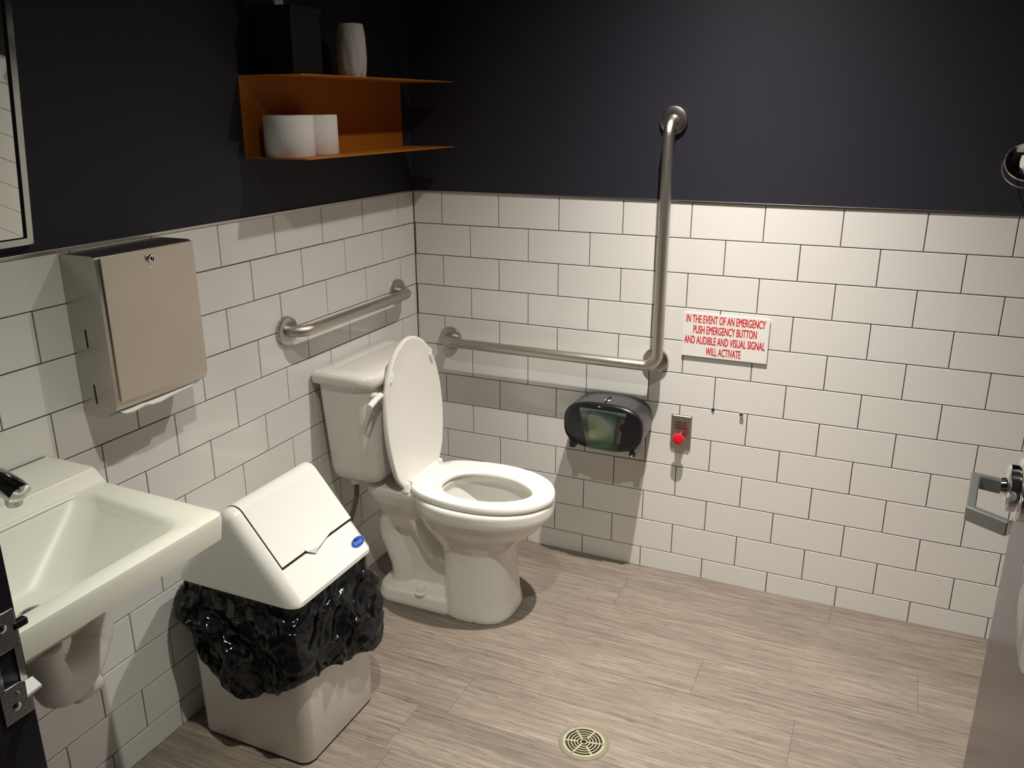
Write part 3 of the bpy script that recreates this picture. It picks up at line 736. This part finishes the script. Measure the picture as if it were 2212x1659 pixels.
bm = B(); loft(bm, [[Vector((x, -1.217 + a, 1.159 + b)) for a, b in ((-.008, -.001), (0, .003), (.008, .001), (0, -.003))] for x in (.1003, .1008)]); obj('embossed_badge', bm, M['dull_chrome'], dd)
for z0, z1 in ((1.014, 1.052), (.896, .938)): obj('viewing_slot', bbox(.0385, .0435, TY0 - .0006, TY0 + .002, z0, z1, bev=.0009), M['black'], td)
# towel hanging out
low = [(-1.335, .880), (-1.322, .876), (-1.305, .8745), (-1.275, .8785), (-1.258, .8745), (-1.235, .873), (-1.205, .877), (-1.165, .8795), (-1.135, .8815)]
bm = B(); rings = []
for y, z in low: rings.append([Vector((.0845, y, .8835)), Vector((.091, y, (.8865 + z) / 2)), Vector((.097, y, z + .0025)), Vector((.096, y, z)), Vector((.088, y, min(z + .0025, .880))), Vector((.080, y, min(z + .006, .881)))])
loft(bm, rings, False, False, False)
o = obj('paper_towel', bm, M['paper'], None, 60); o.modifiers.new('t', 'SOLIDIFY').thickness = .0005
tag(o, 'creased white paper towel hanging from the steel dispenser', 'paper towel')

# ------------------------------------------------------------------ grab bars
def flange(c, axis, parent):
    bm = B(); lathe(bm, [(.040, .0008), (.040, .008), (.0385, .0115), (.035, .013), (.020, .0135)], c, axis, 40); return obj('flange', bm, M['steel'], parent, 35)
gb = thing('grab_bar', 'short straight steel grab bar above the toilet tank', 'grab bar', (0, -.415, .893))
obj('bar', tube(B(), fillet([(.002, -.700, .893), (.056, -.700, .893), (.056, -.130, .893), (.002, -.130, .893)], .042, 10), .0158, 24), M['steel_peen'], gb, 60)
flange((0, -.700, .893), 'x', gb); flange((0, -.130, .893), 'x', gb)
gl = thing('grab_bar', 'large L-shaped steel grab bar on the back wall', 'grab bar', (.864, 0, .716))
obj('bar', tube(B(), fillet([(.130, -.002, .716), (.130, -.056, .716), (.864, -.056, .716), (.864, -.056, 1.430), (.864, -.002, 1.430)], .042, 10), .0165, 24), M['steel_peen'], gl, 60)
obj('corner_post', tube(B(), [(.848, -.002, .722), (.852, -.056, .728)], .013, 18), M['steel'], gl, 60)
flange((.130, 0, .716), '-y', gl); flange((.847, 0, .722), '-y', gl); flange((.864, 0, 1.430), '-y', gl)

# ------------------------------------------------------------------ orange shelf with its contents
SH0, SH1, SD, SZ0, SZ1 = -.792, -.057, .188, 1.349, 1.5415
shelf = thing('wall_shelf', 'orange bent-metal wall shelf high in the corner', 'shelf', (0, (SH0 + SH1) / 2, SZ0))
T = .0022
obj('back_panel', bbox(.0006, .0006 + T, SH0, SH1, SZ0, SZ1), M['orange'], shelf)
obj('top_plate', bbox(.0006 + T, SD, SH0, SH1, SZ1 - T, SZ1, bev=.0004), M['orange'], shelf)
obj('bottom_plate', bbox(.0006 + T, SD, SH0, SH1, SZ0, SZ0 + T, bev=.0004), M['orange'], shelf)
def roll(x, y, r, label):
    z0 = SZ0 + T + .0004; h = .098
    t = thing('toilet_roll', label, 'toilet roll', (x, y, z0), 'toilet rolls on the orange shelf')
    bm = B(); lathe(bm, [(.021, .001), (r - .002, 0), (r, .002), (r, h - .002), (r - .002, h), (.021, h - .001), (.021, .001)], (x, y, z0), 'z', 48, False); obj('tissue', bm, M['paper'], t, 45)
    bm = B(); lathe(bm, [(.0208, 0), (.0208, h - .001), (.0195, h - .001), (.0195, 0), (.0208, 0)], (x, y, z0), 'z', 32, False); obj('core', bm, mat('cardboard', (.30, .22, .15), .9, noise_amt=.1), t, 45)
roll(.088, -.728, .0605, 'toilet roll at the open left end of the orange shelf')
roll(.070, -.600, .0585, 'toilet roll tucked behind the other roll on the orange shelf')
bm = B(); VX, VY, VZ = .100, -.457, SZ1 + .0004
prof_ = [(.030, 0), (.0345, .002), (.0365, .02), (.0385, .05), (.0388, .075), (.0370, .105), (.0335, .130), (.0315, .1335), (.0285, .132), (.0300, .125), (.0300, .02), (.001, .015)]
rings = []
for r, h in prof_:
    ring_ = []
    for k in range(64):
        a = 2 * PI * k / 64; rr3 = r + (.0009 * math.sin(a * 9 + 5 * math.sin(h * 45)) * (1 if .01 < h < .125 and r > .0305 else 0))
        ring_.append(Vector((VX + rr3 * math.cos(a) - h * .0, VY + rr3 * math.sin(a), VZ + h)))
    rings.append(ring_)
loft(bm, rings); vz = obj('vase', bm, M['vase'], None, 60); tag(vz, 'rough white barrel-shaped vase on top of the orange shelf', 'vase')
# black container at the left end
pot = thing('black_container', 'black container on the left end of the orange shelf', 'container', (.085, -.695, SZ1 + .0004))
PZ = SZ1 + .0004
bm = B(); box(bm, .025, .140, -.755, -.640, PZ, PZ + .148, bev=.006); obj('container_body', bm, M['black'], pot)
bm = B(); box(bm, .022, .143, -.758, -.637, PZ + .138, PZ + .1515, bev=.003); obj('container_rim', bm, M['black'], pot)
bm = B(); P0 = Vector((.085, -.722, PZ + .148)); loft(bm, [[P0 + Vector((0, -.017, 0)), P0 + Vector((0, .015, 0)), P0 + Vector((.004, .015, 0)), P0 + Vector((.004, -.017, 0))],
     [P0 + Vector((0, -.05, .10)), P0 + Vector((0, -.020, .10)), P0 + Vector((.004, -.020, .10)), P0 + Vector((.004, -.05, .10))]])
o = obj('folded_paper', bm, M['vase']); tag(o, 'pale folded strip leaning up out of the black container', 'paper')

# ------------------------------------------------------------------ toilet tissue dispenser
tp_ = thing('tissue_dispenser', 'black and smoke-grey tissue dispenser with green card, under the L-shaped bar', 'dispenser', (.72, 0, .45))
def dsec(y, sx, sz, cz=.5245, cx=.7205, n=64):
    out = []
    for k in range(n):
        a = 2 * PI * k / n; c, s = math.cos(a), math.sin(a); ex = 2 / 2.9
        zz = sz * math.copysign(abs(s) ** ex, s)
        if s < 0: zz *= 1.03
        out.append(Vector((cx + sx * math.copysign(abs(c) ** ex, c), y, cz + zz)))
    return out
HX, HZ = .1275, .076
bm = B(); loft(bm, [dsec(-.001, HX - .004, HZ - .004), dsec(-.012, HX - .002, HZ - .002), dsec(-.118, HX, HZ)]); bd = obj('dispenser_case', bm, M['smoke'], tp_, 50)
bm = B(); loft(bm, [dsec(-.118, HX, HZ), dsec(-.126, HX - .001, HZ - .001), dsec(-.131, HX - .006, HZ - .006), dsec(-.132, HX - .02, HZ - .02)]); cv = obj('dispenser_cover', bm, M['black_plastic'], tp_, 50, label='black front cover')
for s in (-1, 1): obj('foot', bbox(.7205 + s * .098 - .010, .7205 + s * .098 + .010, -.128, -.06, .440, .468, bev=.004), M['black_plastic'], tp_)
YF_ = -.1322
def quad(bm, pts, y0, y1): loft(bm, [[Vector((x, y, z)) for x, z in pts] for y in (y0, y1)]); return bm
win = [(.648, .580), (.797, .580), (.797, .572), (.770, .452), (.676, .452), (.648, .572)]
wn = obj('window_tray', quad(B(), win, YF_ + .001, YF_ - .0006), mat('grey_window_tray', (.16, .155, .15), .5, noise_amt=.05), cv)
for pts, mm_ in (([(.654, .568), (.669, .568), (.669, .520), (.663, .520)], (.36, .35, .33)), ([(.779, .563), (.793, .563), (.778, .480), (.768, .480)], (.42, .38, .34))):
    obj('paper_roll_end', quad(B(), pts, YF_, YF_ - .0009), mat('pale_roll_end', mm_, .9, noise_amt=.05), wn)
for cx, cz, r, sg_ in ((.6625, .536, .0125, 1), (.7885, .533, .0115, -1)):
    bm = B(); q = [2 * PI * k / 24 for k in range(24)]
    lo_ = lambda a: (min(max(cx + r * math.cos(a), .654), .6705), cz + r * 1.15 * math.sin(a)) if sg_ > 0 else (min(cx + r * math.cos(a), .7915), cz + r * 1.15 * math.sin(a))
    quad(bm, [lo_(a) for a in q], YF_, YF_ - .0013); obj('roll_core', bm, M['black_plastic'], wn)
card = [(.674, .5785), (.769, .5785), (.757, .4535), (.683, .4535)]
cd = obj('card', quad(B(), card, YF_, YF_ - .0018), M['leaf'], wn, label='green leaf-print card')
TX, TZ = (1, 0, 0), (0, 0, 1)
text('lettering', 'Cascades', .0058, M['white_ink'], cd, (.6925, YF_ - .0019, .5605), TX, TZ, 1.0, .0001, extrude=.0002)
bm = B()
for k, (a, b) in enumerate(((.682, .684), (.686, .690))): pass
quad(bm, [(.6845, .5660), (.6875, .5705), (.6915, .5715), (.6965, .5675), (.6985, .5655), (.6950, .5665), (.6920, .5690), (.6890, .5690)], YF_ - .0018, YF_ - .0022); obj('swoosh', bm, M['white_ink'], cd)
rngT = random.Random(5); bm = B()
for i, (z, x0) in enumerate(((.5220, .722), (.5165, .723), (.5110, .716), (.5058, .724), (.5004, .712), (.4950, .716), (.4896, .716), (.4842, .718), (.4788, .716), (.4650, .722))):
    x = x0; xe = .748 - i * .0006
    while x < xe:
        wd = rngT.uniform(.002, .0065); x1 = min(x + wd, xe); box(bm, x, x1, YF_ - .0021, YF_ - .0017, z, z + (.0024 if i < 2 else .0017)); x = x1 + .0011
o = obj('small_print', bm, M['white_ink'], cd)
obj('window_pane', quad(B(), [(x, z) for x, z in win], YF_ - .0024, YF_ - .0030), M['clear'], cv)
text('lettering', 'Cascades', .0062, M['white_ink'], cv, (.7270, -.1309, .5880), TX, TZ, 1.0, .0001, extrude=.0003)
bm = B(); quad(bm, [(.7050, .5895), (.7075, .5925), (.7105, .5925), (.7145, .5885), (.7110, .5895), (.7085, .5905)], -.1305, -.1318); obj('swoosh', bm, M['white_ink'], cv)
bm = B(); lathe(bm, [(.0105, 0), (.0105, .0012), (.004, .0018), (.001, .0018)], (.722, -.088, .5985), 'z', 24); lk2 = obj('lock_disc', bm, M['plate_white'], bd, 40)
obj('lock_key_tab', bbox(.7195, .7245, -.112, -.055, .5998, .6035, bev=.001), M['black'], lk2)
# torn tissue tail
bm = B(); pts = [(.812, .466), (.822, .4665), (.829, .464), (.824, .458), (.826, .450), (.819, .442), (.812, .447), (.814, .456)]
loft(bm, [[Vector((x + random.uniform(-.001, .001), y + .004 * math.sin(i * 2.1), z)) for i, (x, z) in enumerate(pts)] for y in (-.126, -.1245)])
o = obj('tissue_scrap', bm, M['paper']); tag(o, 'torn white end of tissue sticking out below the black dispenser', 'tissue')

# ------------------------------------------------------------------ sign and emergency button
SX0, SX1, SZ_0, SZ_1 = .926, 1.177, .749, .883
sign = thing('emergency_sign', 'white plastic sign with red emergency instructions', 'sign', ((SX0 + SX1) / 2, 0, SZ_0))
obj('sign_plate', bbox(SX0, SX1, -.0065, -.0045, SZ_0, SZ_1, bev=.0004), M['plate_white'], sign)
obj('adhesive_pad', bbox(SX0 + .02, SX1 - .02, -.0046, -.0004, SZ_0 + .03, SZ_1 - .02), M['plate_white'], sign)
for i, (s, z, wd) in enumerate((('IN THE EVENT OF AN EMERGENCY', .8535, .231), ('PUSH EMERGENCY BUTTON', .8215, .186), ('AND AUDIBLE AND VISUAL SIGNAL', .7890, .237), ('WILL ACTIVATE', .7565, .103))):
    o = text('lettering', s, .0300, M['red'], sign, (0, -.0067, 0), TX, TZ, 1.0, 0, extrude=.0002, fat=.0009)
    xs = [v.co.x for v in o.data.vertices]; zs = [v.co.z for v in o.data.vertices]
    k = wd / (max(xs) - min(xs)); mid = (max(xs) + min(xs)) / 2; zb = min(zs); kz = .0238 / (max(zs) - zb)
    dx = (SX0 + SX1) / 2 - .0015 - wloc(sign).x
    for v in o.data.vertices: v.co.x = (v.co.x - mid) * k + dx; v.co.z = (v.co.z - zb) * kz + z - wloc(sign).z
PBX, PBZ = .9385, .4985
eb = thing('emergency_button', 'red mushroom push button on a steel plate below the sign', 'push button', (PBX, 0, PBZ - .056))
bm = bbox(PBX - .032, PBX + .032, -.0065, -.0002, PBZ - .056, PBZ + .056)
bmesh.ops.bevel(bm, geom=[e for e in bm.edges if all(v.co.y < -.006 for v in e.verts)], offset=.004, segments=3, affect='EDGES')
pl = obj('button_plate', bm, M['steel'], eb, 30)
for i, s in enumerate(('PRESS FOR', 'EMERGENCY', 'ASSISTANCE')):
    text('lettering', s, .0090, M['ink'], pl, (PBX + .0005, -.0066, PBZ + .0285 - i * .0088), TX, TZ, .80, 0, extrude=.0002, fat=.0002)
for zz in (.043, -.049):
    bm = B(); lathe(bm, [(.0032, 0), (.0030, .0008), (.001, .0014)], (PBX, -.0063, PBZ + zz), '-y', 14); obj('screw', bm, M['chrome'], pl, 40)
bm = B(); lathe(bm, [(.013, 0), (.013, .014), (.0125, .016), (.010, .018), (.010, .026)], (PBX, -.006, PBZ - .012), '-y', 32); obj('button_collar', bm, M['chrome'], eb, 35)
bm = B(); lathe(bm, [(.012, .025), (.0178, .026), (.0180, .032), (.0165, .0355), (.010, .0375), (.001, .038)], (PBX, -.006, PBZ - .012), '-y', 36); obj('button_cap', bm, M['red_button'], eb, 40)
bm = B(); lathe(bm, [(.0048, 0), (.0048, .003), (.003, .0045), (.0006, .0046)], (1.032, -.0002, .5855), '-y', 16); o = obj('wall_plug', bm, M['blue_plug'], None, 40); tag(o, 'small dark blue wall plug in a tile joint right of the button', 'wall plug')
bm = B(); lathe(bm, [(.0045, 0), (.0045, .005), (.0062, .006), (.0058, .0085), (.002, .0095)], (1.118, -.0002, .5815), '-y', 18); o = obj('wall_screw', bm, M['chrome'], None, 40); tag(o, 'small bare screw in the wall further right of the blue plug', 'screw')

# ------------------------------------------------------------------ floor drain
DRX, DRY = .9385, -.8725
dr = thing('floor_drain', 'round nickel floor drain grate in the plank floor', 'drain', (DRX, DRY, 0))
bm = B(); lathe(bm, [(.0505, .0004), (.0505, .0028), (.056, .0030), (.0595, .0022), (.061, .0004)], (DRX, DRY, 0), 'z', 64, False); obj('drain_collar', bm, M['brass_dull'], dr, 40)
bm = B(); lathe(bm, [(.0505, .0002), (.0505, .0006), (.001, .0006)], (DRX, DRY, 0), 'z', 40); obj('drain_well', bm, M['black'], dr)
radii = [0.0, .0062, .0092, .0138, .0166, .0214, .0242, .0290, .0318, .0368, .0396, .0448, .0508]
slots = {0, 2, 4, 6, 8, 10}
NA = 216; bm = B(); rot = math.radians(13)
gv = [[bm.verts.new((DRX + r * math.cos(2 * PI * k / NA + rot), DRY + r * math.sin(2 * PI * k / NA + rot), .0034)) for k in range(NA)] for r in radii[1:]]
for i in range(1, len(radii) - 1):
    rm = (radii[i] + radii[i + 1]) / 2
    for k in range(NA):
        spokes = 3 if i == 2 else 6
        a = 2 * PI * (k + .5) / NA; per_ = 2 * PI / spokes; d = abs((a + per_ / 2) % per_ - per_ / 2) * rm
        hw_ = .0021 if i < 9 else .0026
        if i in slots and d > hw_: continue
        bm.faces.new((gv[i - 1][k], gv[i - 1][(k + 1) % NA], gv[i][(k + 1) % NA], gv[i][k]))
o = obj('drain_grate', bm, M['brass'], dr, recalc=False); sd = o.modifiers.new('t', 'SOLIDIFY'); sd.thickness = .0022; sd.offset = 1
for k in range(3):
    a = rot + PI / 3 * (2 * k); bm = B(); lathe(bm, [(.0035, 0), (.0035, .0006), (.0015, .001)], (DRX + .0455 * math.cos(a), DRY + .0455 * math.sin(a), .0034), 'z', 14); obj('screw', bm, M['brass_dull'], dr, 40)

# ------------------------------------------------------------------ chrome fitting at the right edge
HKX, HKZ = 1.748, 1.328
hk = thing('chrome_fitting', 'round chrome fitting on the navy wall at the picture\'s right edge', 'wall fitting', (HKX, 0, HKZ))
def tilt(bm, ang, piv):
    bmesh.ops.rotate(bm, verts=bm.verts, cent=piv, matrix=Matrix.Rotation(ang, 3, 'X'))
PV = Vector((HKX, -.05, HKZ))
bm = B(); lathe(bm, [(.020, -.010), (.034, -.006), (.046, .004), (.052, .016), (.0535, .018), (.055, .016), (.049, .001), (.036, -.010), (.020, -.014)], PV, '-y', 48, False); tilt(bm, math.radians(-38), PV); obj('chrome_dish', bm, M['chrome'], hk, 40)
bm = B(); lathe(bm, [(.0525, .016), (.0540, .0185), (.0558, .016), (.054, .0135), (.0525, .016)], PV, '-y', 48, False); tilt(bm, math.radians(-38), PV); obj('dish_rim', bm, M['fitting'], hk, 40)
bm = B(); lathe(bm, [(.056, -.012), (.0575, -.010), (.056, -.008), (.0545, -.010), (.056, -.012)], PV, '-y', 48, False); tilt(bm, math.radians(-38), PV); obj('chrome_ring', bm, M['fitting'], hk, 40)
obj('stem', tube(B(), [(HKX, -.001, HKZ - .02), (HKX, -.045, HKZ - .012)], .011, 16), M['chrome'], hk, 40)
bm = B(); bmesh.ops.create_icosphere(bm, subdivisions=2, radius=.024)
for v in bm.verts:
    v.co *= 1 + .55 * noise.noise(v.co * 75); v.co = Vector((v.co.x * 1.0, v.co.y * .7, v.co.z)) + PV + Vector((.000, -.040, .012))
o = obj('crumpled_paper', bm, M['paper']); tag(o, 'crumpled white paper resting in the chrome wall fitting', 'paper')

# ------------------------------------------------------------------ recessed ceiling lights (out of frame, where the light comes from)
for (x, y, z), lb in ((LAMP_A, 'recessed ceiling downlight near the back wall'), (LAMP_B, 'recessed ceiling downlight near the doorway')):
    t = thing('ceiling_light', lb, 'downlight', (x, y, ZC))
    bm = B(); lathe(bm, [(.060, 0), (.060, -.006), (.046, -.010), (.044, -.004), (.044, 0)], (x, y, ZC), 'z', 32, False); obj('trim_ring', bm, M['plate_white'], t, 40)
    bm = B(); lathe(bm, [(.044, -.0005), (.044, -.003), (.001, -.003)], (x, y, ZC), 'z', 32); obj('lamp_lens', bm, M['lamp'], t, 40)
